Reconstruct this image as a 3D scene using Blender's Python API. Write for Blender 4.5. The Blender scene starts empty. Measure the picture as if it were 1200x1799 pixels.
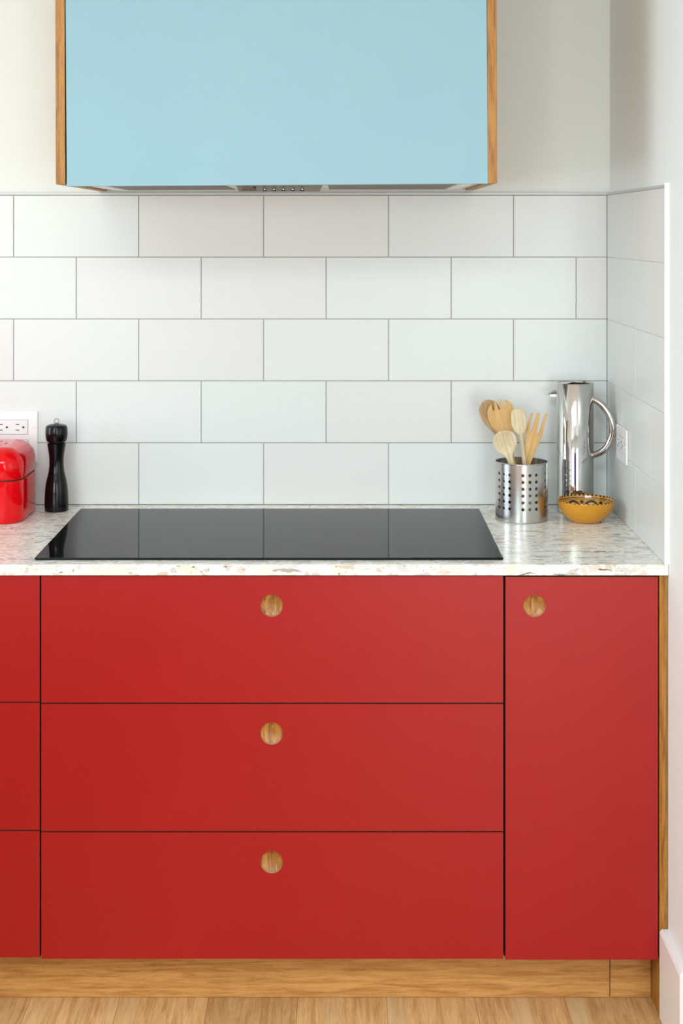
import bpy, bmesh, math, random
from mathutils import Vector, Matrix
from math import pi, sin, cos, radians, sqrt, asin, atan2

random.seed(7)
SC = bpy.context.scene
COL = SC.collection

# ------------------------------------------------------------------ camera, world, lights, exposure
CAM_D, CAM_Z, F = 3.548, 1.560, 2590.0          # metres from the tiled wall, eye height, focal length in px of 1200x1799
VPX, VPY = 601.0, 404.0
cam_d = bpy.data.cameras.new('camera'); cam = bpy.data.objects.new('camera', cam_d); COL.objects.link(cam)
cam.location = (0, -CAM_D, CAM_Z); cam.rotation_euler = (pi/2, 0, 0)
cam_d.sensor_fit = 'AUTO'; cam_d.sensor_width = 36.0; cam_d.lens = F/1799*36.0
cam_d.shift_x = -(VPX-600)/1799; cam_d.shift_y = -(899.5-VPY)/1799
cam_d.clip_start = 0.02
SC.camera = cam

W = bpy.data.worlds.new('daylight'); SC.world = W; W.use_nodes = True
W.node_tree.nodes['Background'].inputs[0].default_value = (0.85, 0.92, 1.0, 1)
W.node_tree.nodes['Background'].inputs[1].default_value = 1.0

def area(name, loc, rot, sx, sy, power, col=(1, 1, 1)):
    d = bpy.data.lights.new(name, 'AREA'); d.shape = 'RECTANGLE'; d.size = sx; d.size_y = sy; d.energy = power; d.color = col
    o = bpy.data.objects.new(name, d); COL.objects.link(o); o.location = loc; o.rotation_euler = rot
    return o
# daylight entering through the windows of the room (rear wall, left wall and the opening to the right)
area('window_daylight', (-2.05, -6.13, 1.6), (pi/2, 0, 0), 1.7, 1.6, 165, (0.81, 0.95, 1.0))
area('window_daylight', (0.95, -6.13, 1.2), (pi/2, 0, 0), 1.1, 2.2, 155, (0.82, 0.95, 1.0))
area('window_daylight', (-3.63, -1.35, 1.55), (pi/2, 0, -pi/2), 1.7, 1.7, 115, (0.81, 0.945, 1.0))
area('window_daylight', (2.73, -3.2, 1.45), (pi/2, 0, pi/2), 2.0, 1.9, 40, (0.82, 0.95, 1.0))
area('skylight_daylight', (-0.6, -3.8, 2.815), (0, 0, 0), 1.8, 1.4, 235, (0.81, 0.95, 1.0))

VS = SC.view_settings
VS.view_transform = 'Standard'; VS.look = 'None'; VS.gamma = 1.0; VS.use_curve_mapping = False
VS.exposure = -0.95

def at(px, py, Y):
    """point of the place that lies at depth Y and is seen at photo pixel px, py"""
    d = CAM_D + Y
    return Vector(((px-VPX)*d/F, Y, CAM_Z-(py-VPY)*d/F))

# ------------------------------------------------------------------ materials
def lin(r, g, b):
    f = lambda c: (c/255/12.92) if c/255 <= 0.04045 else ((c/255+0.055)/1.055)**2.4
    return (f(r), f(g), f(b), 1)

class NT:
    def __init__(s, name):
        s.m = bpy.data.materials.new(name); s.m.use_nodes = True
        s.t = s.m.node_tree; s.b = s.t.nodes['Principled BSDF']
    def n(s, typ, ins=None, **kw):
        nd = s.t.nodes.new(typ)
        for k, v in kw.items(): setattr(nd, k, v)
        for k, v in (ins or {}).items(): s.set(nd.inputs[k], v)
        return nd
    def set(s, sock, v):
        if isinstance(v, bpy.types.NodeSocket): s.t.links.new(v, sock)
        else: sock.default_value = v
    def p(s, **kw):
        names = {'color': 'Base Color', 'rough': 'Roughness', 'metal': 'Metallic', 'spec': 'Specular IOR Level', 'ior': 'IOR',
                 'coat': 'Coat Weight', 'coat_rough': 'Coat Roughness', 'normal': 'Normal', 'aniso': 'Anisotropic'}
        for k, v in kw.items(): s.set(s.b.inputs[names[k]], v)
        return s.m
    def coord(s, scale=(1, 1, 1), loc=(0, 0, 0), kind='Object'):
        tc = s.n('ShaderNodeTexCoord')
        return s.n('ShaderNodeMapping', {'Vector': tc.outputs[kind], 'Scale': scale, 'Location': loc}).outputs[0]
    def noise(s, vec, scale, detail=3, rough=0.5, dist=0.0):
        nd = s.n('ShaderNodeTexNoise', {'Vector': vec, 'Scale': scale, 'Detail': detail, 'Roughness': rough, 'Distortion': dist})
        return nd.outputs[0]
    def ramp(s, fac, stops, interp='LINEAR'):
        nd = s.n('ShaderNodeValToRGB', {'Fac': fac}); r = nd.color_ramp; r.interpolation = interp
        while len(r.elements) < len(stops): r.elements.new(0.5)
        for e, (pos, c) in zip(r.elements, stops): e.position = pos; e.color = c if len(c) == 4 else (*c, 1)
        return nd.outputs[0]
    def mix(s, fac, a, b, blend='MIX'):
        nd = s.n('ShaderNodeMix', data_type='RGBA', blend_type=blend)
        s.set(nd.inputs[0], fac); s.set(nd.inputs[6], a); s.set(nd.inputs[7], b)
        return nd.outputs[2]
    def math(s, op, a, b=None, c=None):
        nd = s.n('ShaderNodeMath', operation=op)
        s.set(nd.inputs[0], a)
        if b is not None: s.set(nd.inputs[1], b)
        if c is not None: s.set(nd.inputs[2], c)
        return nd.outputs[0]
    def bump(s, h, strength=0.2, dist=0.001):
        return s.n('ShaderNodeBump', {'Height': h, 'Strength': strength, 'Distance': dist}).outputs[0]

def plain(name, col, rough=0.5, metal=0.0, spec=0.5, **kw):
    return NT(name).p(color=col, rough=rough, metal=metal, spec=spec, **kw)

def oak(name, axis, light, mid, dark, rough=0.45, per_object=True, k=1.0, knots=False):
    t = NT(name)
    sc = [1, 1, 1]; a = 'xyz'.index(axis)
    sc = [22*k, 22*k, 22*k]; sc[a] = 1.5*k
    tc = t.n('ShaderNodeTexCoord')
    oi = t.n('ShaderNodeObjectInfo')
    off = t.n('ShaderNodeVectorMath', {0: tc.outputs['Object'], 1: t.n('ShaderNodeCombineXYZ', {0: t.math('MULTIPLY', oi.outputs['Random'], 37.0), 1: t.math('MULTIPLY', oi.outputs['Random'], 17.0), 2: t.math('MULTIPLY', oi.outputs['Random'], 53.0)}).outputs[0]}, operation='ADD').outputs[0]
    v = t.n('ShaderNodeMapping', {'Vector': off, 'Scale': sc}).outputs[0]
    grain = t.noise(v, 1.6, 5, 0.62, 0.7)
    sc2 = [260*k]*3; sc2[a] = 14*k
    v2 = t.n('ShaderNodeMapping', {'Vector': off, 'Scale': sc2}).outputs[0]
    pores = t.noise(v2, 1.0, 2, 0.6)
    col = t.ramp(grain, [(0.30, dark), (0.47, mid), (0.62, light), (0.75, mid)])
    fine = t.ramp(pores, [(0.30, (0.62, 0.52, 0.42)), (0.46, (1, 1, 1))])
    col = t.mix(0.55, col, fine, 'MULTIPLY')
    if per_object:
        tone = t.ramp(oi.outputs['Random'], [(0.0, (0.74, 0.70, 0.64)), (0.35, (1.0, 0.97, 0.92)), (0.7, (1.12, 1.10, 1.10)), (1.0, (1.28, 1.27, 1.25))])
        col = t.mix(1.0, col, tone, 'MULTIPLY')
    if knots:
        sap = t.noise(t.n('ShaderNodeMapping', {'Vector': off, 'Scale': (9, 0.5, 9)}).outputs[0], 1.0, 2)
        col = t.mix(t.ramp(sap, [(0.52, (0, 0, 0)), (0.60, (0.6, 0.6, 0.6))]), col, lin(222, 190, 146))
        kv = t.n('ShaderNodeTexVoronoi', {'Vector': t.n('ShaderNodeMapping', {'Vector': off, 'Scale': (1.0, 0.62, 1.0)}).outputs[0], 'Scale': 7.0}, feature='F1')
        kr = t.n('ShaderNodeSeparateColor', {0: kv.outputs['Color']})
        km = t.math('MULTIPLY', t.ramp(kv.outputs['Distance'], [(0.035, (1, 1, 1)), (0.085, (0, 0, 0))]), t.math('GREATER_THAN', kr.outputs[0], 0.72))
        col = t.mix(t.math('MULTIPLY', km, 0.8), col, lin(86, 56, 34))
    return t.p(color=col, rough=rough, normal=t.bump(pores, 0.12, 0.0006))

def red_front():
    t = NT('red laminate'); v = t.coord((1, 1, 1))
    n = t.noise(v, 900, 2)
    c = t.mix(t.noise(v, 6, 2), lin(156, 13, 14), lin(162, 16, 16))
    return t.p(color=c, rough=0.36, spec=0.40, normal=t.bump(n, 0.05, 0.0003))
def blue_front():
    t = NT('sky blue laminate'); v = t.coord((1, 1, 1))
    n = t.noise(v, 900, 2)
    c = t.mix(t.noise(v, 5, 2), lin(139, 176, 190), lin(144, 181, 193))
    return t.p(color=c, rough=0.5, spec=0.4, normal=t.bump(n, 0.05, 0.0003))

def tile_mat():
    t = NT('satin white ceramic')
    oi = t.n('ShaderNodeObjectInfo')
    c = t.ramp(oi.outputs['Random'], [(0.0, lin(223, 219, 216)), (0.3, lin(224, 222, 219)), (0.6, lin(223, 224, 221)), (1.0, lin(221, 224, 220))])
    v = t.coord((1, 1, 1), kind='Generated')
    c = t.mix(0.025, c, t.noise(t.coord((1, 1, 1)), 30, 3), 'MULTIPLY')
    return t.p(color=c, rough=0.33, spec=0.45, normal=t.bump(t.noise(t.coord(), 9, 1), 0.05, 0.002))

def paint_mat(name, c, rough=0.6):
    t = NT(name); v = t.coord()
    col = t.mix(t.noise(v, 2.5, 2), c, tuple(x*0.985 for x in c[:3])+(1,))
    return t.p(color=col, rough=rough, spec=0.35, normal=t.bump(t.noise(v, 350, 2), 0.05, 0.0004))

def stone_mat():
    t = NT('marble chip terrazzo')
    tc = t.n('ShaderNodeTexCoord').outputs['Object']
    w = t.n('ShaderNodeTexNoise', {'Vector': tc, 'Scale': 38.0, 'Detail': 4.0})
    wob = t.n('ShaderNodeVectorMath', {0: w.outputs['Color'], 1: (0.5, 0.5, 0.5)}, operation='SUBTRACT').outputs[0]
    wob = t.n('ShaderNodeVectorMath', {0: wob, 'Scale': 0.022}, operation='SCALE').outputs[0]
    p = t.n('ShaderNodeVectorMath', {0: tc, 1: wob}, operation='ADD').outputs[0]
    def chips(scale, thr, soft, keep, rotz, stretch, stops, off):
        v = t.n('ShaderNodeMapping', {'Vector': p, 'Rotation': (0.25, 0.15, rotz), 'Scale': stretch, 'Location': off}).outputs[0]
        f = t.n('ShaderNodeTexVoronoi', {'Vector': v, 'Scale': scale}, feature='F1')
        e = t.n('ShaderNodeTexVoronoi', {'Vector': v, 'Scale': scale}, feature='DISTANCE_TO_EDGE')
        rnd = t.n('ShaderNodeSeparateColor', {0: f.outputs['Color']})
        col = t.ramp(rnd.outputs[0], stops, 'CONSTANT')
        mask = t.ramp(e.outputs['Distance'], [(thr, (0, 0, 0)), (thr+soft, (1, 1, 1))])
        return col, t.math('MULTIPLY', mask, t.math('LESS_THAN', rnd.outputs[1], keep))
    pal = [(0.0, lin(228, 224, 216)), (0.18, lin(214, 210, 205)), (0.33, lin(232, 220, 210)), (0.48, lin(234, 232, 226)), (0.62, lin(205, 200, 195)), (0.72, lin(226, 222, 206)), (0.86, lin(222, 208, 198)), (0.95, lin(212, 196, 176))]
    dk = [(0.0, lin(176, 171, 166)), (0.45, lin(150, 145, 140)), (0.68, lin(196, 172, 140)), (0.80, lin(116, 112, 110)), (0.9, lin(188, 182, 176))]
    veins = t.noise(p, 95, 4, 0.7, 1.2)
    c = t.ramp(veins, [(0.33, lin(216, 211, 203)), (0.42, lin(240, 236, 230)), (0.65, lin(248, 246, 242))])
    for scale, thr, soft, keep, rz, st, stops, off in ((95, 0.10, 0.05, 0.55, 0.4, (0.8, 1.2, 1.1), pal, (3, 1, 2)),
                                                  (46, 0.09, 0.03, 0.60, -0.3, (0.7, 1.3, 1.2), pal, (0, 0, 0)),
                                                  (26, 0.14, 0.02, 0.40, 0.2, (0.62, 1.4, 1.2), pal, (7, 2, 5)),
                                                  (48, 0.16, 0.03, 0.08, -0.25, (0.40, 1.9, 3.0), dk, (1, 8, 3)),
                                                  (150, 0.22, 0.03, 0.07, 0.5, (0.7, 1.3, 1.2), dk, (4, 4, 9))):
        col, m = chips(scale, thr, soft, keep, rz, st, stops, off)
        grain = t.noise(p, 210, 3, 0.6)
        col = t.mix(0.25, col, t.ramp(grain, [(0.3, (0.80, 0.78, 0.76)), (0.6, (1, 1, 1))]), 'MULTIPLY')
        c = t.mix(m, c, col)
    return t.p(color=c, rough=0.2, spec=0.4)

def steel(name, rough, brushed=None, col=0.72):
    t = NT(name)
    kw = {}
    if brushed:
        v = t.coord(brushed)
        n = t.noise(v, 1.0, 3, 0.6)
        kw['normal'] = t.bump(n, 0.05, 0.0003)
        rough = t.math('MULTIPLY_ADD', n, 0.10, rough-0.05)
    return t.p(color=(col, col*0.985, col*0.96, 1), metal=1.0, rough=rough, **kw)

def bowl_inner():
    t = NT('painted bowl glaze')
    s = t.n('ShaderNodeSeparateXYZ', {0: t.n('ShaderNodeTexCoord').outputs['Object']})
    d = t.math('SUBTRACT', 0.050, s.outputs[2])
    ang = t.math('ARCTAN2', s.outputs[1], s.outputs[0])
    def band(a, b): return t.math('MULTIPLY', t.math('GREATER_THAN', d, a), t.math('LESS_THAN', d, b))
    def cell(n, ph=0.0): return t.math('SUBTRACT', t.math('FRACT', t.math('MULTIPLY_ADD', ang, n/(2*pi), 20+ph)), 0.5)
    def OR(a, b): return t.math('MAXIMUM', a, b)
    def arc(n, ph, d0, r0, r1, R=0.05):
        u = t.math('MULTIPLY', cell(n, ph), 2*pi*R/n)
        dv = t.math('SUBTRACT', d, d0)
        rr = t.math('SQRT', t.math('ADD', t.math('MULTIPLY', u, u), t.math('MULTIPLY', dv, dv)))
        return t.math('MULTIPLY', t.math('GREATER_THAN', rr, r0), t.math('LESS_THAN', rr, r1))
    dots = t.math('MULTIPLY', t.math('LESS_THAN', t.math('ABSOLUTE', cell(40)), 0.26), t.math('LESS_THAN', d, 0.0030))
    blk = OR(dots, OR(band(0.0058, 0.0076), band(0.0096, 0.0106)))
    deep = t.math('GREATER_THAN', d, 0.0116)
    mot = OR(arc(8, 0, 0.027, 0.0105, 0.0150), OR(arc(8, 0, 0.027, 0.0, 0.0045), arc(8, 0.5, 0.016, 0.0, 0.0035)))
    blk = OR(blk, t.math('MULTIPLY', mot, deep))
    org = t.math('MULTIPLY', arc(8, 0.5, 0.0225, 0.0, 0.0032), deep)
    wht = t.math('MULTIPLY', arc(8, 0, 0.027, 0.0062, 0.0085), deep)
    c = t.mix(wht, lin(206, 142, 34), lin(226, 205, 165))
    c = t.mix(org, c, lin(200, 84, 22))
    c = t.mix(blk, c, lin(28, 22, 24))
    return t.p(color=c, rough=0.16, spec=0.5, coat=0.4, coat_rough=0.05)

def utensil_wood(name, a, b, axis_scale=(140, 140, 8)):
    t = NT(name)
    n = t.noise(t.coord(axis_scale), 1.0, 4, 0.6)
    c = t.ramp(n, [(0.3, b), (0.65, a)])
    return t.p(color=c, rough=0.6, spec=0.3)

M = {
    'oak_x': oak('oak grain along x', 'x', lin(212, 158, 92), lin(196, 140, 74), lin(166, 110, 52), per_object=False, k=3.5),
    'oak_z': oak('oak grain upright', 'z', lin(184, 128, 46), lin(164, 107, 32), lin(122, 74, 18), per_object=False, k=4.0),
    'oak_pull': oak('oak of the finger pulls', 'z', lin(196, 140, 70), lin(168, 112, 50), lin(120, 72, 26), per_object=False, k=3.0),
    'oak_floor': oak('oak floor plank', 'y', lin(216, 172, 122), lin(200, 155, 104), lin(176, 128, 80), rough=0.4, knots=True, k=2.6),
    'red': red_front(), 'blue': blue_front(),
    'core': plain('panel core', lin(190, 165, 130), 0.7),
    'edge_gap_shade': plain('board edge darkened as gap shade', lin(84, 58, 42), 0.7),  # brown board edge, darker than the core to imitate shade in the gaps
    'carcass': plain('cabinet carcass', lin(70, 55, 44), 0.8),
    'tile': tile_mat(),
    'grout': plain('grey grout', lin(168, 167, 162), 0.9),
    'grout_white': plain('white grout', lin(214, 214, 210), 0.9),
    'paint': paint_mat('warm white wall paint', lin(230, 231, 226)),
    'paint_right': paint_mat('cool white wall paint', lin(238, 242, 241)),
    'ceil': paint_mat('ceiling paint', lin(238, 240, 240)),
    'gloss_white': plain('white gloss paint', lin(238, 236, 234), 0.35),
    'trim_white': plain('white enamelled trim', lin(240, 240, 238), 0.3),
    'trim_grey': plain('brushed grey tile edge', lin(196, 197, 194), 0.4, 0.2),
    'stone': stone_mat(),
    'glass_black': plain('black ceramic glass', (0.006, 0.006, 0.007, 1), 0.02, spec=0.5, ior=1.15),
    'black_edge': plain('black bevelled glass edge', (0.008, 0.008, 0.009, 1), 0.25),
    'hob_under': plain('dark hob body', (0.02, 0.02, 0.02, 1), 0.6),
    'steel_polished': steel('polished steel', 0.05, None, 0.55),
    'steel_brushed': steel('brushed steel', 0.24, (25, 25, 900), 0.56),
    'steel_hood': steel('brushed hood steel', 0.38, (6, 300, 300), 0.60),
    'steel_panel': plain('taupe brushed steel', lin(132, 118, 104), 0.45, 0.5),
    'steel_inside': steel('dull steel inside', 0.45, None, 0.40),
    'hood_white': plain('white board', lin(222, 216, 208), 0.6),
    'filter': plain('grease filter', lin(104, 90, 80), 0.5, 0.5),
    'dark': plain('dark void', (0.012, 0.011, 0.011, 1), 0.6),
    'ink': plain('black print', (0.02, 0.02, 0.02, 1), 0.5),
    'enamel_red': plain('glossy red enamel', lin(222, 6, 16), 0.08, spec=0.5, ior=1.38),
    'black_lacquer': plain('black lacquered wood', (0.004, 0.004, 0.0043, 1), 0.15, spec=0.5, ior=1.36),
    'outlet': plain('white plastic', lin(240, 236, 236), 0.3),
    'outlet_gap_shade': plain('painted gap shade', lin(120, 116, 116), 0.6),  # grey that paints in the shade around each receptacle
    'outlet_in': plain('white plastic insert', lin(232, 228, 228), 0.35),
    'mustard': NT('mustard glaze'), 'bowl_in': bowl_inner(),
    'wood_pale': utensil_wood('pale worn wood', lin(226, 209, 176), lin(196, 172, 132)),
    'wood_honey': utensil_wood('honey wood', lin(224, 182, 124), lin(203, 156, 96)),
    'wood_brown': utensil_wood('brown worn wood', lin(190, 158, 118), lin(158, 124, 86)),
    'dblue': plain('blue paint', lin(42, 72, 150), 0.5), 'dred': plain('dark red paint', lin(150, 24, 26), 0.5),
    'frame': plain('window frame paint', lin(60, 56, 54), 0.5),
}
_t = NT('mustard glaze'); M['mustard'] = _t.p(color=_t.mix(_t.noise(_t.coord(), 60, 4, 0.6), lin(196, 130, 26), lin(214, 150, 40)), rough=0.22, spec=0.5)

# ------------------------------------------------------------------ mesh helpers
def link(o, parent=None):
    COL.objects.link(o)
    if parent is not None: o.parent = parent
    return o
def tag(o, label=None, cat=None, group=None, kind=None):
    for k, v in (('label', label), ('category', cat), ('group', group), ('kind', kind)):
        if v: o[k] = v
    return o
def empty(name, loc, rot=(0, 0, 0)):
    o = bpy.data.objects.new(name, None); o.location = loc; o.rotation_euler = rot; o.empty_display_size = 0.05
    return link(o)
def mesh(name, verts, faces, mats, mids=None, smooth=False, sharp=None):
    me = bpy.data.meshes.new(name); me.from_pydata([tuple(v) for v in verts], [], faces); me.validate()
    for m in (mats if isinstance(mats, (list, tuple)) else [mats]): me.materials.append(M[m] if isinstance(m, str) else m)
    bm = bmesh.new(); bm.from_mesh(me)
    if mids:
        for f, i in zip(bm.faces, mids): f.material_index = i
    bmesh.ops.recalc_face_normals(bm, faces=bm.faces)
    bm.to_mesh(me); bm.free()
    if smooth:
        me.shade_smooth()
        me.set_sharp_from_angle(angle=radians(sharp if sharp else 40))
    me.update()
    return me
def obj(name, me, parent=None, loc=(0, 0, 0), rot=(0, 0, 0), bevel=0, seg=2):
    o = bpy.data.objects.new(name, me); o.location = loc; o.rotation_euler = rot
    link(o, parent)
    if bevel:
        b = o.modifiers.new('edge', 'BEVEL'); b.width = bevel; b.segments = seg; b.limit_method = 'ANGLE'; b.angle_limit = radians(40)
    return o
BF = [(0, 3, 2, 1), (4, 5, 6, 7), (0, 1, 5, 4), (1, 2, 6, 5), (2, 3, 7, 6), (3, 0, 4, 7)]
def boxv(x0, x1, y0, y1, z0, z1):
    return [(x0, y0, z0), (x1, y0, z0), (x1, y1, z0), (x0, y1, z0), (x0, y0, z1), (x1, y0, z1), (x1, y1, z1), (x0, y1, z1)]
def box(name, x0, x1, y0, y1, z0, z1, mat, parent=None, bevel=0, loc=None):
    """a box given in the coordinates of its parent; its own origin sits at the box centre"""
    c = ((x0+x1)/2, (y0+y1)/2, (z0+z1)/2)
    me = mesh(name, boxv(x0-c[0], x1-c[0], y0-c[1], y1-c[1], z0-c[2], z1-c[2]), BF, mat)
    return obj(name, me, parent, c, bevel=bevel)
def boxes(name, lst, mat, parent=None, bevel=0):
    v, f = [], []
    for b in lst:
        k = len(v); v += boxv(*b); f += [tuple(i+k for i in q) for q in BF]
    return obj(name, mesh(name, v, f, mat), parent, bevel=bevel)
def lathe_data(prof, n=48, cap0=True, cap1=True):
    v, f = [], []
    for r, z in prof:
        for i in range(n):
            a = 2*pi*i/n; v.append((r*cos(a), r*sin(a), z))
    for k in range(len(prof)-1):
        for i in range(n):
            j = (i+1) % n; f.append((k*n+i, k*n+j, (k+1)*n+j, (k+1)*n+i))
    if cap0: f.append(tuple(range(n-1, -1, -1)))
    if cap1: f.append(tuple((len(prof)-1)*n+i for i in range(n)))
    return v, f
def lathe(name, prof, mat, parent=None, loc=(0, 0, 0), rot=(0, 0, 0), n=48, sharp=40, cap0=True, cap1=True):
    v, f = lathe_data(prof, n, cap0, cap1)
    return obj(name, mesh(name, v, f, mat, smooth=True, sharp=sharp), parent, loc, rot)
def smooth_prof(pts, per=6):
    """Catmull-Rom through the points of a profile"""
    out = []
    P = [pts[0]]+list(pts)+[pts[-1]]
    for i in range(1, len(P)-2):
        a, b, c, d = [Vector(P[i+k]) for k in (-1, 0, 1, 2)]
        for s in range(per):
            t = s/per
            out.append(tuple(0.5*((2*b)+(c-a)*t+(2*a-5*b+4*c-d)*t*t+(3*b-a-3*c+d)*t**3)))
    out.append(tuple(pts[-1]))
    return out
def tube(name, pts, rad, mat, parent=None, n=20, per=8, closed=False):
    P = [Vector(q) for q in (smooth_prof(pts, per) if per else pts)]
    if not isinstance(rad, (list, tuple)): rad = [rad]*len(P)
    elif len(rad) != len(P):
        m = len(rad)-1; rad = [rad[min(int(i/(len(P)-1)*m), m-1)]*(1-((i/(len(P)-1)*m)-min(int(i/(len(P)-1)*m), m-1)))+rad[min(int(i/(len(P)-1)*m), m-1)+1]*((i/(len(P)-1)*m)-min(int(i/(len(P)-1)*m), m-1)) for i in range(len(P))]
    v, f = [], []
    up = None; L = len(P)
    for i, p in enumerate(P):
        t = (P[(i+1) % L]-P[i-1]) if closed else (P[min(i+1, L-1)]-P[max(i-1, 0)])
        t.normalize()
        if up is None: up = t.orthogonal().normalized()
        up = (up-t*up.dot(t)).normalized(); s = t.cross(up)
        for k in range(n):
            a = 2*pi*k/n; v.append(p+(up*cos(a)+s*sin(a))*rad[i])
    for i in range(L if closed else L-1):
        for k in range(n):
            j = (k+1) % n; i2 = (i+1) % L
            f.append((i*n+k, i*n+j, i2*n+j, i2*n+k))
    if not closed:
        f.append(tuple(range(n-1, -1, -1))); f.append(tuple((L-1)*n+k for k in range(n)))
    return obj(name, mesh(name, v, f, mat, smooth=True, sharp=50), parent)
def ring_panel(w0, w1, h0, h1, cx, cz, r, t, n=48):
    """a board (front at y=0, back at y=t) with a round hole; returns verts, faces, material ids (0 face, 1 cut edge)"""
    circ = [(cx+r*cos(2*pi*i/n), cz+r*sin(2*pi*i/n)) for i in range(n)]
    outer = []
    for i in range(n):
        a = 2*pi*i/n; dx, dz = cos(a), sin(a); k = 1e9
        if dx > 1e-9: k = min(k, (w1-cx)/dx)
        if dx < -1e-9: k = min(k, (w0-cx)/dx)
        if dz > 1e-9: k = min(k, (h1-cz)/dz)
        if dz < -1e-9: k = min(k, (h0-cz)/dz)
        outer.append([cx+dx*k, cz+dz*k])
    for c in ((w0, h0), (w1, h0), (w1, h1), (w0, h1)):
        a = atan2(c[1]-cz, c[0]-cx) % (2*pi)
        i = int(round(a/(2*pi)*n)) % n
        while outer[i] in ([w0, h0], [w1, h0], [w1, h1], [w0, h1]): i = (i+1) % n
        outer[i] = list(c)
    v = [(x, 0, z) for x, z in circ]+[(x, 0, z) for x, z in outer]+[(x, t, z) for x, z in circ]+[(x, t, z) for x, z in outer]
    f, m = [], []
    for i in range(n):
        j = (i+1) % n
        f.append((i, j, n+j, n+i)); m.append(0)
        f.append((2*n+i, 3*n+i, 3*n+j, 2*n+j)); m.append(1)
        f.append((i, 2*n+i, 2*n+j, j)); m.append(1)
        f.append((n+i, n+j, 3*n+j, 3*n+i)); m.append(2)
    return v, f, m

# ------------------------------------------------------------------ the setting
XW = 0.646          # painted face of the right wall
XT = 0.638          # tiled face of the right wall
YE = -0.787         # outer corner where the right wall turns away
ZC = 0.8985         # worktop surface
RX0, RX1, RY0, RZ1 = -3.5, 2.6, -6.0, 2.72

def setting(o): o['kind'] = 'structure'; return o

# floor of single oak planks running away from the camera
floor = setting(box('floor', RX0, RX1, RY0, 0.0, -0.06, -0.0185, 'carcass'))
fx = floor.location
PW = 0.1805
plank_me = []
for L in (1.9, 1.5, 1.25, 0.9):
    w = PW-0.0005
    plank_me.append((L, mesh('plank', boxv(-w/2, w/2, -L/2+0.0006, L/2-0.0006, -0.018, 0), BF, 'oak_floor')))
x0 = (523-VPX)/864.6
k0 = int((RX0-x0)/PW)
for k in range(k0, int((RX1-x0)/PW)):
    y = -0.50-0.0; first = True
    xc = x0+(k+0.5)*PW
    if xc-PW/2 < RX0: continue
    ytop = -0.52 if xc < XW-0.05 else YE
    y = ytop
    while y > RY0+0.9:
        L, me = random.choice(plank_me[:3]) if y-RY0 > 2.0 else plank_me[3]
        if y-L < RY0: L, me = plank_me[3]
        o = obj('plank', me, floor, (xc-fx[0], y-L/2-fx[1], 0-fx[2]), bevel=0.0004, seg=1)
        y -= L

# back wall with its tiles
wall_back = setting(box('wall_back', RX0, XW, 0.008, 0.12, 0.0, RZ1, 'paint'))
wb = wall_back.location
def on(o, x, y, z): return (x-o.location[0], y-o.location[1], z-o.location[2])
TW, TH, G = 0.3008, 0.14905, 0.0022
ZT = ZC+5*TH                       # top of the fifth row
def xs_row(r):                      # joints, r = 0 is the top row
    base = (24-VPX)/730.0 if r % 2 == 0 else (134-VPX)/730.0
    out = []; x = base
    while x > -1.75: x -= TW
    while x < XT-0.02:
        if x > -1.75: out.append(x)
        x += TW
    return out+[XT]
tile_cache = {}
def tile_mesh(w, h, t):
    key = (round(w, 4), round(h, 4), t)
    if key not in tile_cache: tile_cache[key] = mesh('tile', boxv(-w/2, w/2, -t/2, t/2, -h/2, h/2), BF, 'tile')
    return tile_cache[key]
gr = box('grout', -1.76-wb[0], XT-wb[0], 0.0016-wb[1], 0.0079-wb[1], ZC-wb[2], ZT-wb[2], 'grout', wall_back)
for r in range(5):
    xs = xs_row(r); zt = ZT-r*TH; zb = zt-TH
    for a, b in zip(xs[:-1], xs[1:]):
        jit = random.uniform(-0.0002, 0.0002)
        obj('tile', tile_mesh(b-a-G, TH-G, 0.0072), wall_back, on(wall_back, (a+b)/2, 0.0036+jit, (zt+zb)/2), bevel=0.0007, seg=2)
tr = box('tile_trim', -1.76-wb[0], XT-wb[0], -0.0008-wb[1], 0.0079-wb[1], ZT+0.0004-wb[2], ZT+0.0066-wb[2], 'trim_grey', wall_back, bevel=0.0008)

# right wall: a block whose outer corner stands just past the edge of the photo
v = boxv(XW, RX1, YE, 0.12, 0.0, RZ1)
wall_right = setting(box('wall_right', XW, RX1, YE, 0.12, 0.0, RZ1, 'paint_right'))
YTE = -0.632
box('grout', XT+0.0014-wall_right.location[0], XW-wall_right.location[0]+0.0002, YTE-wall_right.location[1], 0.0-wall_right.location[1], ZC-wall_right.location[2], ZT-wall_right.location[2], 'grout_white', wall_right)
side_rows = {0: [0.0, -0.338, YTE], 1: [0.0, -0.187, -0.494, YTE]}
for r in range(5):
    ys = side_rows[r % 2]; zt = ZT-r*TH; zb = zt-TH
    for a, b in zip(ys[:-1], ys[1:]):
        w = a-b
        g = 0.0014
        obj('tile', tile_mesh(w-g, TH-g, 0.0068), wall_right, on(wall_right, XT+0.0034, (a+b)/2, (zt+zb)/2), (0, 0, pi/2), bevel=0.0007)
box('tile_trim', *[c-wall_right.location[0] for c in (XT-0.0006, XW+0.0004)], YTE-wall_right.location[1], -0.001-wall_right.location[1], ZT+0.0004-wall_right.location[2], ZT+0.006-wall_right.location[2], 'trim_grey', wall_right, bevel=0.0006)
box('edge_trim', *[c-wall_right.location[0] for c in (XT-0.0008, XW+0.0006)], YTE-0.004-wall_right.location[1], YTE-wall_right.location[1], ZC-wall_right.location[2], ZT+0.010-wall_right.location[2], 'trim_white', wall_right, bevel=0.001)

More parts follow.
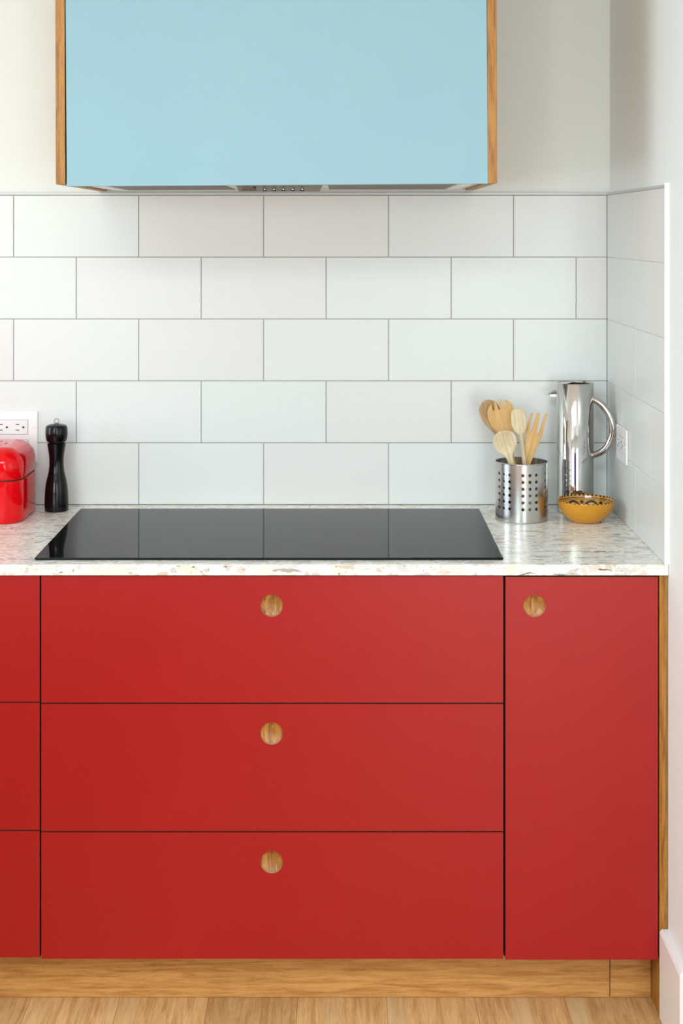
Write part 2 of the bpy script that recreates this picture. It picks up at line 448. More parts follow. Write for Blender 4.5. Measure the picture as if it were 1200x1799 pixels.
# skirting board along the right wall, turning the outer corner
BX = 0.6285
bb = bpy.data.objects.new('tmp', None)
prof = [(BX, -0.6285), (XW, -0.6285), (XW, YE), (1.9, YE), (1.9, YE-(XW-BX)), (BX, YE-(XW-BX))]
bv = [(x, y, 0.0) for x, y in prof]+[(x, y, 0.170) for x, y in prof]
top = [(BX+0.004, -0.6285), (XW, -0.6285), (XW, YE), (1.9, YE), (1.9, YE-(XW-BX)+0.004), (BX+0.004, YE-(XW-BX)+0.004)]
bv += [(x, y, 0.1755) for x, y in top]
bf = [(5, 4, 3, 2, 1, 0)]+[(i, (i+1) % 6, 6+(i+1) % 6, 6+i) for i in range(6)]+[(6+i, 6+(i+1) % 6, 12+(i+1) % 6, 12+i) for i in range(6)]+[(12, 13, 14, 15, 16, 17)]
setting(obj('baseboard_right', mesh('baseboard_right', bv, bf, 'gloss_white'), bevel=0.0008))

# rest of the room: rear wall, side walls, ceiling, windows; coloured panels added for jug reflections
def wall_with_hole(name, axis, p0, p1, a0, a1, h0, h1, z0, z1, mat='paint'):
    def b(u0, u1, w0, w1): return (u0, u1, p0, p1, w0, w1) if axis == 'x' else (p0, p1, u0, u1, w0, w1)
    o = boxes(name, [b(a0, h0, 0, RZ1), b(h1, a1, 0, RZ1), b(h0, h1, 0, z0), b(h0, h1, z1, RZ1)], mat)
    return setting(o)
def window(name, axis, p, h0, h1, z0, z1, nmul):
    w = setting(empty(name, (0, 0, 0)))
    def b(u0, u1, w0, w1, d=0.03): return (u0, u1, p-d, p+d, w0, w1) if axis == 'x' else (p-d, p+d, u0, u1, w0, w1)
    t = 0.05
    boxes('window_frame', [b(h0, h0+t, z0, z1), b(h1-t, h1, z0, z1), b(h0+t, h1-t, z0, z0+t), b(h0+t, h1-t, z1-t, z1)], 'frame', w)
    for i in range(1, nmul):
        u = h0+(h1-h0)*i/nmul
        boxes('mullion', [b(u-0.03, u+0.03, z0+t, z1-t, 0.02)], 'frame', w)
setting(boxes('wall_rear', [(u0, u1, RY0-0.12, RY0, w0, w1) for u0, u1, w0, w1 in ((RX0-0.12, -2.9, 0, RZ1), (-2.9, -1.2, 0, 0.8), (-2.9, -1.2, 2.4, RZ1), (-1.2, 0.4, 0, RZ1), (0.4, 1.5, 0, 0.1), (0.4, 1.5, 2.3, RZ1), (1.5, RX1+0.12, 0, RZ1))], 'paint'))
window('window_1', 'x', RY0-0.06, -2.9, -1.2, 0.8, 2.4, 2)
window('window_4', 'x', RY0-0.06, 0.4, 1.5, 0.1, 2.3, 2)
wall_with_hole('wall_left', 'y', RX0-0.12, RX0, RY0, 0.12, -2.2, -0.5, 0.7, 2.4)
window('window_2', 'y', RX0-0.06, -2.2, -0.5, 0.7, 2.4, 2)
wall_with_hole('wall_far_right', 'y', RX1, RX1+0.12, RY0, YE, -4.2, -2.2, 0.5, 2.4)
window('window_3', 'y', RX1+0.06, -4.2, -2.2, 0.5, 2.4, 2)
SKY = (-1.5, 0.3, -4.5, -3.1)
setting(boxes('ceiling', [(RX0, SKY[0], RY0, 0.12, RZ1, RZ1+0.1), (SKY[1], RX1, RY0, 0.12, RZ1, RZ1+0.1), (SKY[0], SKY[1], RY0, SKY[2], RZ1, RZ1+0.1), (SKY[0], SKY[1], SKY[3], 0.12, RZ1, RZ1+0.1)], 'ceil'))
for i, (a, b, m) in enumerate(((-1.1, -0.38, 'dblue'), (-0.34, 0.3, 'dred'))):  # blue and red panels added so the jug reflects coloured stripes
    setting(box('door_%d' % (i+1), a, b, RY0, RY0+0.04, 0.0, 2.1, m, bevel=0.003))
for i, (a, b, m) in enumerate(((-3.2, -2.6, 'dblue'), (-4.0, -3.4, 'dred'))):  # the same added colour panels on the left wall
    setting(box('door_%d' % (i+3), RX0, RX0+0.04, a, b, 0.0, 2.1, m, bevel=0.003))
# unseen half-height block added in front of the camera to shade the lower drawers
setting(box('wall_added_shade', -2.3, -0.05, -3.3, -2.42, 0.0, 0.90, 'oak_x', bevel=0.004))

# ------------------------------------------------------------------ base cabinets
YF = -0.628          # front plane of the doors and drawers
DT = 0.019
sF = F/(CAM_D+YF)
def wx(px): return (px-VPX)/sF
def wz(py): return CAM_Z-(py-VPY)/sF
pull_v, pull_f = lathe_data([(0.0001, 0.0075)]+[(0.0216*sin(a), 0.0075*(1-sin(a)**2)) for a in [radians(x) for x in (12, 24, 36, 48, 60, 72, 81, 90)]]+[(0.0216, 0.012), (0.0001, 0.012)], 48)
PULL = None
def pull(parent, x, z):
    """oak dish set 5 mm deep in the round cut-out"""
    global PULL
    if PULL is None:
        # axis along y: r,z -> profile depth along +y
        vv = [(p[0], 0.0055+p[2]*0.9, p[1]) for p in pull_v]
        PULL = mesh('finger_pull', vv, pull_f, 'oak_pull', smooth=True, sharp=50)
    return obj('finger_pull', PULL, parent, (x, 0, z))
def front(name, x0, x1, z0, z1, hole, parent, pl):
    """a red front with round cut-out; origin on its front plane, lower left corner"""
    v, f, m = ring_panel(0, x1-x0, 0, z1-z0, hole[0]-x0, hole[1]-z0, 0.0221, DT)
    o = obj(name, mesh(name, v, f, ['red', 'core', 'edge_gap_shade'], m), parent, (x0-pl[0], YF-pl[1], z0-pl[2]))
    pull(o, hole[0]-x0, hole[1]-z0)
    return o
def carcass(x0, x1, parent, pl, rows=()):
    yb, yf = -0.02, YF+DT+0.0015
    z0, z1 = 0.112, ZC-0.0245
    t = 0.016
    L = [(x0, x0+t, yf, yb, z0, z1), (x1-t, x1, yf, yb, z0, z1), (x0+t, x1-t, yf, yb, z0, z0+t), (x0+t, x1-t, yf, yb, z1-t, z1), (x0+t, x1-t, yb-0.012, yb, z0+t, z1-t)]
    for z in rows: L.append((x0+t, x1-t, yf, yf+0.05, z-0.02, z+0.02))
    boxes('carcass', [(a-pl[0], b-pl[0], c-pl[1], d-pl[1], e-pl[2], g-pl[2]) for a, b, c, d, e, g in L], 'carcass', parent)

def drawer_cabinet(label, px0, px1, rows, holes_x, hz):
    x0, x1 = wx(px0), wx(px1)
    pl = ((x0+x1)/2, -0.31, 0.112)
    c = tag(empty('drawer_cabinet', pl), label, 'cabinet')
    carcass(x0-0.0012, x1+0.0012, c, pl, [wz((rows[0][1]+rows[1][0])/2), wz((rows[1][1]+rows[2][0])/2)])
    for (a, b), h in zip(rows, hz):
        front('drawer', x0, x1, wz(b), wz(a), (holes_x, wz(h)), c, pl)
    return c
drawer_cabinet('wide red cabinet of three drawers below the black cooktop', 72.5, 884, [(1012, 1234.5), (1237, 1460), (1462.5, 1684.5)], wx(477.3), (1064, 1288.5, 1514.5))
drawer_cabinet('red drawer cabinet at the left edge, below the red bread bin', 69.5-812, 69.5, [(1011, 1233), (1235, 1458), (1460, 1682)], wx(69.5-406), (1062, 1287, 1513))
pl = (wx(1022), -0.31, 0.112)
c = tag(empty('door_cabinet', pl), 'narrow red cabinet with one tall door and oak side panel, in the right corner', 'cabinet')
carcass(wx(887), wx(1157.2), c, pl)
front('cabinet_door', wx(888.3), wx(1156), wz(1686), wz(1013.5), (wx(939.3), wz(1064.5)), c, pl)
box('side_panel', 0.6285-pl[0], XW-0.0012-pl[0], -0.627-pl[1], -0.003-pl[1], 0.0-pl[2], ZC-0.0225-pl[2], 'oak_z', c, bevel=0.0006)

# plinth boards under the cabinets
YK = -0.552
zk = 0.1105
tag(box('plinth_board', -1.75, (1071-VPX)/864.6, YK, YK+0.018, 0.0008, zk, 'oak_x', bevel=0.0005), 'long oak plinth board under the red drawer fronts', 'plinth')
tag(box('plinth_board', (1072.3-VPX)/864.6, 0.6278, YK, YK+0.018, 0.0008, zk, 'oak_x', bevel=0.0005), 'short oak plinth board in the right corner beside the skirting board', 'plinth')

# ------------------------------------------------------------------ worktop and cooktop
tag(box('worktop', -1.75, XW-0.0006, -0.635, -0.0005, ZC-0.0215, ZC, 'stone', bevel=0.0012), 'pale terrazzo stone worktop over the red cabinets', 'worktop')
hob = tag(empty('cooktop', (-0.1465, -0.335, ZC)), 'flat black glass induction cooktop set in the terrazzo worktop', 'cooktop')
box('glass', -0.4695, 0.4695, -0.2615, 0.2615, 0.0012, 0.0052, 'glass_black', hob, bevel=0.0012)
box('edge_frame', -0.467, 0.467, -0.259, 0.259, 0.0, 0.0012, 'hob_under', hob)

# ------------------------------------------------------------------ range hood
YH = -0.530
sH = F/(CAM_D+YH)
def hx(px): return (px-VPX)/sH
def hz_(py): return CAM_Z-(py-VPY)/sH
ZU = hz_(322.8)
ZTOP = 2.45
hl = ((hx(98)+hx(873))/2, -0.0, ZU)
hood = tag(empty('range_hood', hl, (0, radians(-0.17), 0)), 'sky blue boxed range hood with oak sides above the cooktop', 'range hood')
def hb(name, x0, x1, y0, y1, z0, z1, mat, par=hood, bevel=0, off=hl): return box(name, x0-off[0], x1-off[0], y0-off[1], y1-off[1], z0-off[2], z1-off[2], mat, par, bevel)
hb('side_panel', hx(98), hx(114.6), YH, 0.006, ZU, ZTOP, 'oak_z', bevel=0.0006)
hb('side_panel', hx(856.6), hx(873.5), YH, 0.006, ZU, ZTOP, 'oak_z', bevel=0.0006)
fp = hb('front_panel', hx(116.6), hx(855.8), YH-0.003, YH+0.016, ZU-0.0028, ZTOP, 'blue', bevel=0.0008)
fp.rotation_euler = (0, radians(-0.2), 0)
hb('top_board', hx(114.6), hx(856.6), YH+0.018, 0.006, ZTOP-0.02, ZTOP-0.001, 'hood_white')
hb('base_board', hx(114.6), hx(856.6), YH+0.018, 0.006, ZU+0.004, ZU+0.020, 'hood_white')
# steel insert on the underside
ins = hb('hood_insert', -0.545, 0.279, -0.50, -0.020, ZU+0.0010, ZU+0.0040, 'steel_hood', bevel=0.0008)
io = (hl[0]+ins.location[0], hl[1]+ins.location[1], hl[2]+ins.location[2])
for a, b in ((-0.500, -0.250), (-0.030, 0.240)):
    fl = hb('grease_filter', a, b, -0.47, -0.09, ZU-0.0002, ZU+0.0009, 'filter', ins, off=io)
for xx in (-0.523, 0.260):
    hb('lamp_cover', xx-0.013, xx+0.013, -0.46, -0.10, ZU+0.0001, ZU+0.0009, 'trim_white', ins, off=io)
hb('rear_strip', -0.53, 0.265, -0.085, -0.024, ZU-0.0004, ZU+0.0009, 'hood_white', ins, off=io)
# wedge with the sloping control face
cz = ZU+0.0008
cvv = [(-0.2266, -0.400, cz), (-0.0409, -0.400, cz), (-0.0488, -0.340, ZU-0.0110), (-0.2247, -0.340, ZU-0.0110), (-0.2247, -0.300, cz), (-0.0488, -0.300, cz)]
cvv = [(x-io[0], y-io[1], z-io[2]) for x, y, z in cvv]
obj('control_panel', mesh('control_panel', cvv, [(0, 3, 2, 1), (3, 4, 5, 2), (0, 1, 5, 4), (0, 4, 3), (1, 2, 5)], 'steel_panel'), ins)
tan_s = 0.0118/0.060; slope = atan2(0.0118, 0.060)
for px in (465, 481.5, 498, 514.5, 531):
    xk = (px-VPX)/816.0
    lathe('knob', [(0.0040, 0.0), (0.0040, -0.0055), (0.0034, -0.0062)], 'steel_polished', ins, (xk-io[0], -0.376-io[1], ZU-0.0028-io[2]), n=20)
    lathe('knob_end', [(0.0041, 0.0), (0.0041, -0.0022)], 'ink', ins, (xk-io[0], -0.376-io[1], ZU-0.0088-io[2]), n=20)
lathe('indicator', [(0.0034, 0.0), (0.0034, -0.0016)], 'ink', ins, ((447-VPX)/816-io[0], -0.380-io[1], ZU-0.0031-io[2]), n=20)
cu = bpy.data.curves.new('lettering', 'FONT'); cu.body = 'XO'; cu.size = 0.022; cu.extrude = 0.0002; cu.materials.append(M['ink'])
tmp = bpy.data.objects.new('lettering_tmp', cu); COL.objects.link(tmp)
dg = bpy.context.evaluated_depsgraph_get(); tme = bpy.data.meshes.new_from_object(tmp.evaluated_get(dg))
bpy.data.objects.remove(tmp)
ly = -0.364; lz = cz-(ly+0.400)*tan_s-0.0004
obj('lettering', tme, ins, ((423.5-VPX)/816-io[0], ly-io[1], lz-io[2]), (pi+slope, 0, 0))

# ------------------------------------------------------------------ outlets
def outlet(name, label, w, h, gangs, loc, rot):
    """plate in the x-z plane, facing -y, origin at the plate centre on the tile"""
    o = tag(empty(name, loc, rot), label, 'outlet')
    plate = box('cover_plate', -w/2, w/2, -0.0055, -0.0002, -h/2, h/2, 'outlet', o, bevel=0.0022)
    for k in range(gangs):
        z = (k-(gangs-1)/2)*-0.047
        box('gap_shade', -0.0341, 0.0341, -0.0060, -0.0050, z-0.0178, z+0.0178, 'outlet_gap_shade', o)  # thin grey slab imitating the shaded gap around the receptacle
        rc = box('receptacle', -0.0335, 0.0335, -0.0068, -0.0050, z-0.0172, z+0.0172, 'outlet_in', o, bevel=0.0008)
        for cx in (-0.017, 0.0225):
            for dz in (-0.0068, 0.0068):
                box('slot', cx-0.0135-0.0042, cx-0.0135+0.0042, -0.0012, -0.0002, dz-0.0011, dz+0.0011, 'ink', rc)
            lathe('ground_hole', [(0.0026, 0), (0.0026, 0.0008)], 'ink', rc, (cx+0.0005, -0.0004, 0), (pi/2, 0, 0), n=16)
        for sx in (-1, 1):
            lathe('screw', [(0.0030, 0), (0.0028, 0.0010), (0.0001, 0.0013)], 'outlet_in', o, (sx*0.0475, -0.0053, z), (pi/2, 0, 0), n=16)
    return o
outlet('wall_outlet', 'white double wall outlet behind the red bread bin', 0.1145, 0.124, 2, (-0.7315-0.05725, 0.0, 1.0625), (0, 0, 0))
outlet('wall_outlet', 'small white wall outlet on the side wall by the steel jug handle', 0.118, 0.079, 1, (XT, -0.206, 1.074), (0, 0, -pi/2))

# ------------------------------------------------------------------ red bread bin
def rrect(x0, x1, y0, y1, r, n=8):
    p = []
    for cx, cy, a0 in ((x1-r, y0+r, -90), (x1-r, y1-r, 0), (x0+r, y1-r, 90), (x0+r, y0+r, 180)):
        for i in range(n+1):
            a = radians(a0+90*i/n); p.append((cx+r*cos(a), cy+r*sin(a)))
    return p
def loft(name, loops, mat, parent, cap0=True, cap1=True, sharp=35):
    n = len(loops[0]); v = [q for l in loops for q in l]; f = []
    for k in range(len(loops)-1):
        for i in range(n):
            j = (i+1) % n; f.append((k*n+i, k*n+j, (k+1)*n+j, (k+1)*n+i))
    if cap0: f.append(tuple(range(n-1, -1, -1)))
    if cap1: f.append(tuple((len(loops)-1)*n+i for i in range(n)))
    return obj(name, mesh(name, v, f, mat, smooth=True, sharp=sharp), parent)
bin_c = (-0.9225, -0.137, ZC)
bread = tag(empty('bread_bin', bin_c), 'glossy red enamel bread bin with domed lid at the left edge', 'bread bin')
BX0, BX1, BY0, BY1, BR = -0.2, 0.2, -0.104, 0.104, 0.047
def bl(ins, z): return [(x, y, z) for x, y in rrect(BX0+ins, BX1-ins, BY0+ins, BY1-ins, BR-min(ins, BR-0.004))]
loft('bin_base', [bl(0.005, 0.0), bl(0.0015, 0.002), bl(0, 0.006), bl(0, 0.0945), bl(0.0006, 0.0953), bl(0.003, 0.0953)], 'enamel_red', bread)
loft('seam', [bl(0.0028, 0.0950), bl(0.0028, 0.0995)], 'dark', bread)
R = 0.042; HT = 0.1685
loops = [bl(0.003, 0.0988), bl(0.0006, 0.0988), bl(0, 0.0996), bl(0, HT-R)]
for a in range(10, 91, 8):
    loops.append(bl(R*(1-cos(radians(a))), HT-R+R*sin(radians(a))))
def bl2(ins, z): return [(x, y, z) for x, y in rrect(BX0+ins, BX1-ins, BY0+ins, BY1-ins, 0.004)]
lid = loft('lid', loops, 'enamel_red', bread, sharp=60)
for i in range(14):
    a = 2*pi*i/14+0.2
    lathe('vent_hole', [(0.0022, 0), (0.0022, 0.0004)], 'dark', lid, (0.058+0.088*cos(a), 0.05*sin(a), HT-0.0002), n=12)
lathe('lid_knob', [(0.010, 0), (0.008, 0.010), (0.016, 0.018), (0.017, 0.024), (0.012, 0.030), (0.0001, 0.032)], 'steel_polished', lid, (0, 0, HT-0.001), n=32)

# ------------------------------------------------------------------ pepper mill
mill = tag(empty('pepper_mill', (at(99.3, 893, -0.072).x, -0.072, ZC)), 'tall black turned pepper mill with small metal ring on top', 'pepper mill')
k = 1/3438.0
def mp(zs): return [(hw*k, (1018-y)*k) for y, hw in zs]
body = [(0.0262, 0.0)]+smooth_prof(mp([(1014, 95), (960, 97), (900, 95), (850, 92), (800, 86), (760, 78), (720, 68), (680, 61), (640, 58), (600, 58), (560, 62), (520, 68), (485, 74), (470, 76)]), 4)+[(0.0150, (1018-466)*k)]
lathe('mill_body', body, 'black_lacquer', mill, n=56)
head = [(0.0150, (1018-466)*k), (64*k, (1018-464)*k), (64*k, (1018-460)*k)]+smooth_prof(mp([(459, 74), (448, 81), (425, 87), (395, 90), (365, 89), (345, 87), (332, 82), (324, 70), (318, 50), (314, 28), (313, 14)]), 4)+[(0.0001, (1018-312)*k)]
lathe('mill_head', head, 'black_lacquer', mill, n=56)
zc_ = (1018-293)*k
tube('ring', [(0.0053*cos(2*pi*i/24), 0, zc_+0.0058*sin(2*pi*i/24)) for i in range(24)], 0.0014, 'steel_inside', mill, n=10, per=0, closed=True)
lathe('ring_stud', [(0.0045, (1018-314)*k), (0.0030, (1018-308)*k), (0.0016, (1018-305)*k)], 'steel_inside', mill, n=16)

# ------------------------------------------------------------------ perforated utensil holder
HX, HY, HR, HH = 0.4110, -0.1720, 0.0600, 0.1320
hold = tag(empty('utensil_holder', (HX, HY, ZC)), 'perforated brushed steel utensil holder with wooden spoons in it', 'utensil holder')
def perforated(R, T, H):
    pitch = 0.0153; zb = 0.0245; rh = 0.0037
    ca = radians(15.3); gap = (2*pi-18*ca)/6
    th0 = -pi/2+radians(-4)-ca/2
    cols = []; a = th0
    for g in range(6):
        for c_ in range(3): cols.append((a, a+ca, True)); a += ca
        cols.append((a, a+gap, False)); a += gap
    rows = [(0.0, zb, False, 1)]+[(zb+i*pitch, zb+(i+1)*pitch, True, 4) for i in range(6)]+[(zb+6*pitch, H, False, 1)]
    V, Fc = [], []; idx = {}
    def vid(a, z, r):
        key = (round((a-th0) % (2*pi), 5) % round(2*pi, 5), round(z, 6), round(r, 5))
        if key not in idx: idx[key] = len(V); V.append((r*cos(a), r*sin(a), z))
        return idx[key]
    rims = []
    for a0, a1, ha in cols:
        for z0, z1, hz, nz in rows:
            if ha and hz:
                am, zm = (a0+a1)/2, (z0+z1)/2
                sq = [(a0+(a1-a0)*i/4, z0) for i in range(4)]+[(a1, z0+(z1-z0)*i/4) for i in range(4)]+[(a1-(a1-a0)*i/4, z1) for i in range(4)]+[(a0, z1-(z1-z0)*i/4) for i in range(4)]
                ci = []
                for i in range(16):
                    t = radians(-135+22.5*i); ci.append((am+rh*cos(t)/R, zm+rh*sin(t)))
                for r, flip in ((R, 0), (R-T, 1)):
                    for i in range(16):
                        j = (i+1) % 16
                        q = (vid(*sq[i], r), vid(*sq[j], r), vid(*ci[j], r), vid(*ci[i], r))
                        Fc.append(q if not flip else q[::-1])
                rims.append(ci)
            else:
                nx = 4
                zz = [z0+(z1-z0)*i/nz for i in range(nz+1)]
                for i in range(nx):
                    b0, b1 = a0+(a1-a0)*i/nx, a0+(a1-a0)*(i+1)/nx
                    for y0, y1 in zip(zz[:-1], zz[1:]):
                        for r, flip in ((R, 0), (R-T, 1)):
                            q = (vid(b0, y0, r), vid(b1, y0, r), vid(b1, y1, r), vid(b0, y1, r))
                            Fc.append(q if not flip else q[::-1])
    for ci in rims:
        k = len(V)
        for r in (R, R-T):
            for a, z in ci: V.append((r*cos(a), r*sin(a), z))
        for i in range(16):
            j = (i+1) % 16; Fc.append((k+i, k+16+i, k+16+j, k+j))
    return V, Fc
pv, pf = perforated(HR, 0.0012, HH)
me = bpy.data.meshes.new('perforated_wall'); me.from_pydata(pv, [], pf); me.materials.append(M['steel_brushed']); me.shade_smooth(); me.update()
pw = obj('perforated_wall', me, hold)
lathe('base_plate', [(HR-0.0012, 0.0004), (HR-0.0012, 0.0020)], 'steel_inside', hold, n=64)
tube('rim', [((HR-0.0006)*cos(2*pi*i/64), (HR-0.0006)*sin(2*pi*i/64), HH) for i in range(64)], 0.0014, 'steel_brushed', hold, n=10, per=0, closed=True)
tube('foot_ring', [((HR-0.0006)*cos(2*pi*i/64), (HR-0.0006)*sin(2*pi*i/64), 0.0013) for i in range(64)], 0.0013, 'steel_inside', hold, n=10, per=0, closed=True)

# ------------------------------------------------------------------ wooden utensils standing in the holder
def frame_between(B, T, face=Vector((0, -1, 0.0))):
    """matrix whose z runs from B to T and whose -y looks to the viewer"""
    z = (T-B).normalized(); y = -(face-z*face.dot(z)).normalized(); x = y.cross(z).normalized()
    return Matrix(((x.x, y.x, z.x, B.x), (x.y, y.y, z.y, B.y), (x.z, y.z, z.z, B.z), (0, 0, 0, 1)))
def place(o, B, T, label, cat, face=Vector((0, -1, 0))):
    o.matrix_world = frame_between(B, T, face)
    return tag(o, label, cat, 'wooden utensils in the steel holder')
def paddle(name, prof, mat, n=14):
    """prof: (z, half width, scoop depth, thickness); scoop opens towards -y"""
    P = smooth_prof(prof, 5); v, f = [], []
    m = 2*n
    for z, w, s, t in P:
        w = max(w, 0.0008); t = max(t, 0.0012)
        ringp = []
        for i in range(n+1):
            u = -1+2*i/n; e = sqrt(max(0.0, 1-u**4))
            ringp.append((u*w, s*(1-u*u)-t/2*e, z))
        for i in range(n-1, 0, -1):
            u = -1+2*i/n; e = sqrt(max(0.0, 1-u**4))
            ringp.append((u*w, s*(1-u*u)+t/2*e, z))
        v += ringp
    for k in range(len(P)-1):
        for i in range(m):
            j = (i+1) % m; f.append((k*m+i, k*m+j, (k+1)*m+j, (k+1)*m+i))
    f.append(tuple(range(m-1, -1, -1))); f.append(tuple((len(P)-1)*m+i for i in range(m)))
    return obj(name, mesh(name, v, f, mat, smooth=True, sharp=60))
def outline(name, pts, t, mat, bend=lambda z: 0.0, bevel=0.0012):
    bm = bmesh.new()
    vs = [bm.verts.new((x, -t/2, z)) for x, z in pts]
    fc = bm.faces.new(vs)
    r = bmesh.ops.extrude_face_region(bm, geom=[fc])
    for e in r['geom']:
        if isinstance(e, bmesh.types.BMVert): e.co.y += t
    for v in bm.verts: v.co.y += bend(v.co.z)
    bmesh.ops.triangulate(bm, faces=[f for f in bm.faces if len(f.verts) > 4])
    bmesh.ops.recalc_face_normals(bm, faces=bm.faces)
    me = bpy.data.meshes.new(name); bm.to_mesh(me); bm.free(); me.materials.append(M[mat])
    return obj(name, me, bevel=bevel)

def Z(zx, zy, Y): return at(840+zx/4.615, 680+zy/4.615, Y)       # pixel of the enlarged crop -> point
zb = ZC+0.0075
def foot(dx, dy): return Vector((HX+dx, HY+dy, zb))
# round spoon, front left
T = Z(190, 355, -0.192); B = foot(0.012, -0.022)
L = (T-B).length
s = paddle('wooden_spoon', [(0.0, 0.0050, 0, 0.007), (L*0.35, 0.0055, 0, 0.0085), (L-0.075, 0.0070, 0, 0.009), (L-0.060, 0.0100, 0.001, 0.009), (L-0.045, 0.0205, 0.004, 0.007), (L-0.030, 0.0265, 0.006, 0.006), (L-0.015, 0.0255, 0.005, 0.006), (L-0.005, 0.0170, 0.002, 0.005), (L, 0.0055, 0, 0.004)], 'wood_pale')
place(s, B, T, 'pale wooden spoon with round bowl, lowest and foremost in the steel holder', 'wooden spoon')
# slim spoon, middle
T = Z(318, 178, -0.165); B = foot(0.022, -0.006); L = (T-B).length
s = paddle('wooden_spoon', [(0.0, 0.0045, 0, 0.008), (L*0.5, 0.0048, 0, 0.009), (L-0.062, 0.0052, 0, 0.010), (L-0.056, 0.0090, 0.0005, 0.010), (L-0.047, 0.0148, 0.002, 0.009), (L-0.033, 0.0182, 0.003, 0.009), (L-0.016, 0.0168, 0.002, 0.008), (L-0.005, 0.0138, 0.001, 0.007), (L, 0.0105, 0, 0.006)], 'wood_pale')
place(s, B, T, 'pale slim wooden spoon with small oval head, in the middle of the steel holder', 'wooden spoon')
# broad server with four tines
T = Z(160, 108, -0.140); B = foot(0.010, 0.020); L = (T-B).length
hw = 0.0305
pts = [(-0.006, 0.0), (0.006, 0.0), (0.0065, L-0.115), (0.009, L-0.088)]
pts += [(0.016, L-0.074), (0.0255, L-0.058), (0.0300, L-0.040), (0.0300, L-0.022), (0.0245, L-0.010), (0.0170, L-0.003), (0.0140, L-0.003)]
pts += [(0.0125, L-0.019), (0.0105, L-0.022), (0.0085, L-0.019), (0.0075, L-0.0008), (0.0015, L-0.0000), (0.0010, L-0.020), (-0.0010, L-0.0225), (-0.0032, L-0.020), (-0.0042, L-0.0006), (-0.0100, L-0.0018), (-0.0112, L-0.019), (-0.0134, L-0.0215), (-0.0152, L-0.0185), (-0.0150, L-0.0045)]
pts += [(-0.0215, L-0.0095), (-0.0280, L-0.021), (-0.0300, L-0.038), (-0.0262, L-0.056), (-0.0165, L-0.074), (-0.009, L-0.088), (-0.0065, L-0.115)]
pts = [(x*1.07, z) for x, z in pts]
s = outline('salad_server', pts, 0.0055, 'wood_honey', lambda z: 0.0 if z < L-0.09 else 2.0*(z-L+0.09)*(L-z)*1.3)
place(s, B, T, 'honey coloured broad wooden server with four short tines, left in the steel holder', 'salad server')
# brown spoon behind it
T = Z(60, 108, -0.128); B = foot(0.022, 0.030); L = (T-B).length
s = paddle('wooden_spoon', [(0.0, 0.0050, 0, 0.008), (L*0.5, 0.0055, 0, 0.009), (L-0.090, 0.0070, 0, 0.010), (L-0.072, 0.0120, 0.001, 0.010), (L-0.050, 0.0215, 0.004, 0.008), (L-0.030, 0.0245, 0.006, 0.007), (L-0.014, 0.0220, 0.004, 0.006), (L-0.004, 0.0130, 0.001, 0.006), (L, 0.0050, 0, 0.005)], 'wood_brown')
place(s, B, T, 'brown wooden spoon half hidden behind the broad tined server, leftmost in the holder', 'wooden spoon')
# long-tined fork leaning right
T = Z(492, 206, -0.150); B = foot(-0.012, 0.006); L = (T-B).length
pts = [(-0.0055, 0.0), (0.0055, 0.0), (0.0060, L-0.125), (0.0105, L-0.095), (0.0175, L-0.064), (0.0195, L-0.048), (0.0200, L+0.0015), (0.0150, L+0.003), (0.0110, L-0.046), (0.0090, L-0.0495), (0.0068, L-0.046), (0.0032, L), (-0.0032, L), (-0.0068, L-0.046), (-0.0090, L-0.0495), (-0.0110, L-0.046), (-0.0120, L-0.004), (-0.0170, L-0.006), (-0.0195, L-0.048), (-0.0175, L-0.064), (-0.0105, L-0.095), (-0.0060, L-0.125)]
s = outline('wooden_fork', pts, 0.0055, 'wood_honey', lambda z: 0.0 if z < L-0.09 else 1.2*(z-L+0.09)*(L-z))
place(s, B, T, 'honey coloured wooden fork with three long tines, leaning right in the steel holder', 'wooden fork')

# ------------------------------------------------------------------ steel jug
JX, JY, JR, JH = 0.5480, -0.0830, 0.0433, 0.3030
jug = tag(empty('steel_jug', (JX, JY, ZC)), 'tall polished steel jug with curved handle in the corner behind the mustard bowl', 'jug')
prof = [(JR-0.002, 0.0), (JR, 0.002), (JR, JH-0.0006), (JR-0.0005, JH), (JR-0.0012, JH), (JR-0.0016, JH-0.0006), (JR-0.0016, 0.004)]
lathe('jug_body', prof, 'steel_polished', jug, n=72)
lathe('mouth_shade', [(JR-0.0017, JH-0.030), (JR-0.0017, JH-0.0040), (JR-0.0022, JH-0.0036), (JR-0.0022, JH-0.0090), (0.0001, JH-0.0090)], 'dark', jug, n=72)  # black disc stands in for the shade inside the jug mouth
# half cover over the mouth, spout side
az = radians(-27)          # the handle points right and a little to the viewer
hd = Vector((cos(az), sin(az), 0))
sd = -hd
n = 28; cv = []
for i in range(n+1):
    a = az+pi-radians(72)+radians(144)*i/n
    cv.append(((JR-0.0014)*cos(a), (JR-0.0014)*sin(a)))
vv = [(x, y, JH-0.003) for x, y in cv]+[(x, y, JH-0.0014) for x, y in cv]
m = n+1
ff = [tuple(range(m-1, -1, -1)), tuple(range(m, 2*m))]+[(i, (i+1) % m, m+(i+1) % m, m+i) for i in range(m)]
obj('mouth_cover', mesh('mouth_cover', vv, ff, 'steel_polished'), jug)
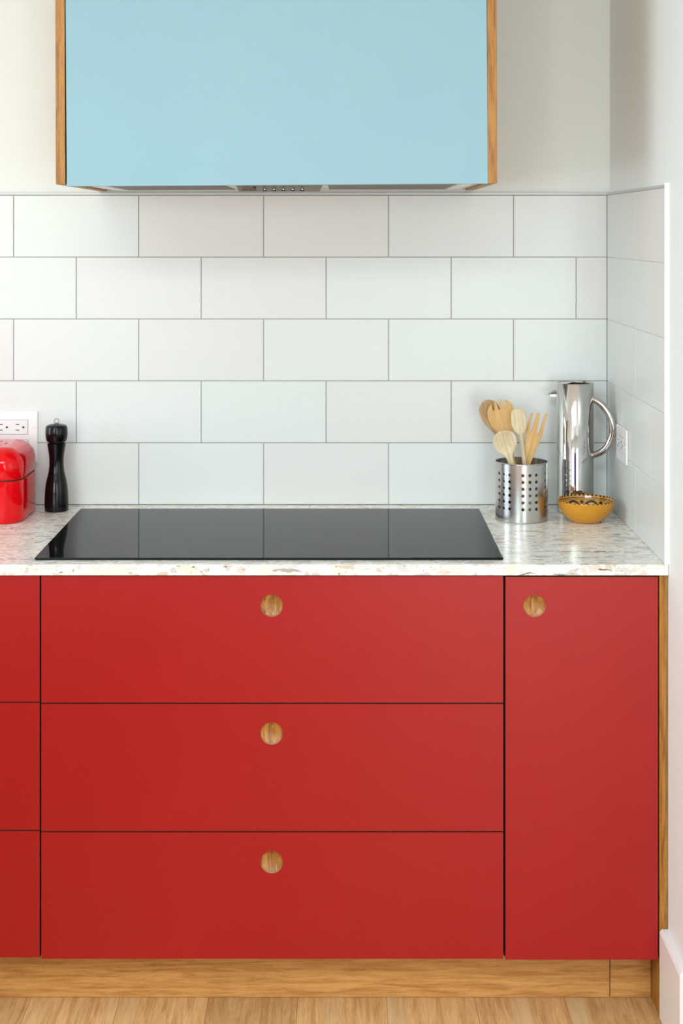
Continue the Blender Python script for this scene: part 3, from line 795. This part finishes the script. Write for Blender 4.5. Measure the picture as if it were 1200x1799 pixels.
# spout: half beak, deeper at the wall of the jug than at the lip
sv, sf = [], []; N = 12
side = Vector((-sd.y, sd.x, 0))
for k_, (d, rw, zt, dep) in enumerate(((JR-0.004, 0.0115, JH-0.0165, 0.0), (JR+0.010, 0.0100, JH-0.0200, 0.0), (JR+0.020, 0.0070, JH-0.0255, 0.0), (JR+0.029, 0.0020, JH-0.0335, 0.0))):
    zl = JH-0.0345
    for i in range(N+1):
        a = pi*i/N
        q = sd*d+side*(rw*cos(a)); sv.append((q.x, q.y, zl+(zt-zl)*sin(a)))
for k_ in range(3):
    for i in range(N): sf.append((k_*(N+1)+i, k_*(N+1)+i+1, (k_+1)*(N+1)+i+1, (k_+1)*(N+1)+i))
for k_ in range(3): sf.append((k_*(N+1), (k_+1)*(N+1), (k_+1)*(N+1)+N, k_*(N+1)+N))
sf.append(tuple(range(N+1))); sf.append(tuple(3*(N+1)+i for i in range(N+1)))
obj('spout', mesh('spout', sv, sf, 'steel_polished', smooth=True, sharp=45), jug)
hp = []
for zx, zy in ((860, 70), (905, 84), (992, 138), (1055, 228), (1081, 330), (1060, 440), (1003, 520), (910, 562), (865, 570)):
    px = 840+zx/4.615; py = 680+zy/4.615
    rr = ((px-VPX)/752-JX)/cos(az)
    d = rr*hd
    z = CAM_Z-(py-VPY)*(CAM_D+JY+d.y)/F-ZC
    hp.append((d.x, d.y, z))
tube('handle', hp, [0.0068, 0.0070, 0.0078, 0.0082, 0.0084, 0.0082, 0.0078, 0.0070, 0.0068], 'steel_polished', jug, n=24, per=8)

# ------------------------------------------------------------------ mustard bowl
bowl = tag(empty('bowl', (0.5540, -0.2000, ZC)), 'small mustard yellow glazed bowl with black pattern inside, in front of the steel jug', 'bowl')
outp = smooth_prof([(0.028, 0.0), (0.034, 0.0015), (0.046, 0.011), (0.057, 0.025), (0.0635, 0.040), (0.0660, 0.0485)], 6)
inn = smooth_prof([(0.0660, 0.0485), (0.0652, 0.0500), (0.0632, 0.0488), (0.0600, 0.0400), (0.0535, 0.0265), (0.0430, 0.0140), (0.0280, 0.0060), (0.0120, 0.0035), (0.0001, 0.0032)], 6)
lathe('bowl_wall', outp+[(0.0650, 0.0478)], 'mustard', bowl, n=72, cap1=False)
lathe('painted_inside', inn, 'bowl_in', bowl, n=72, cap0=False)
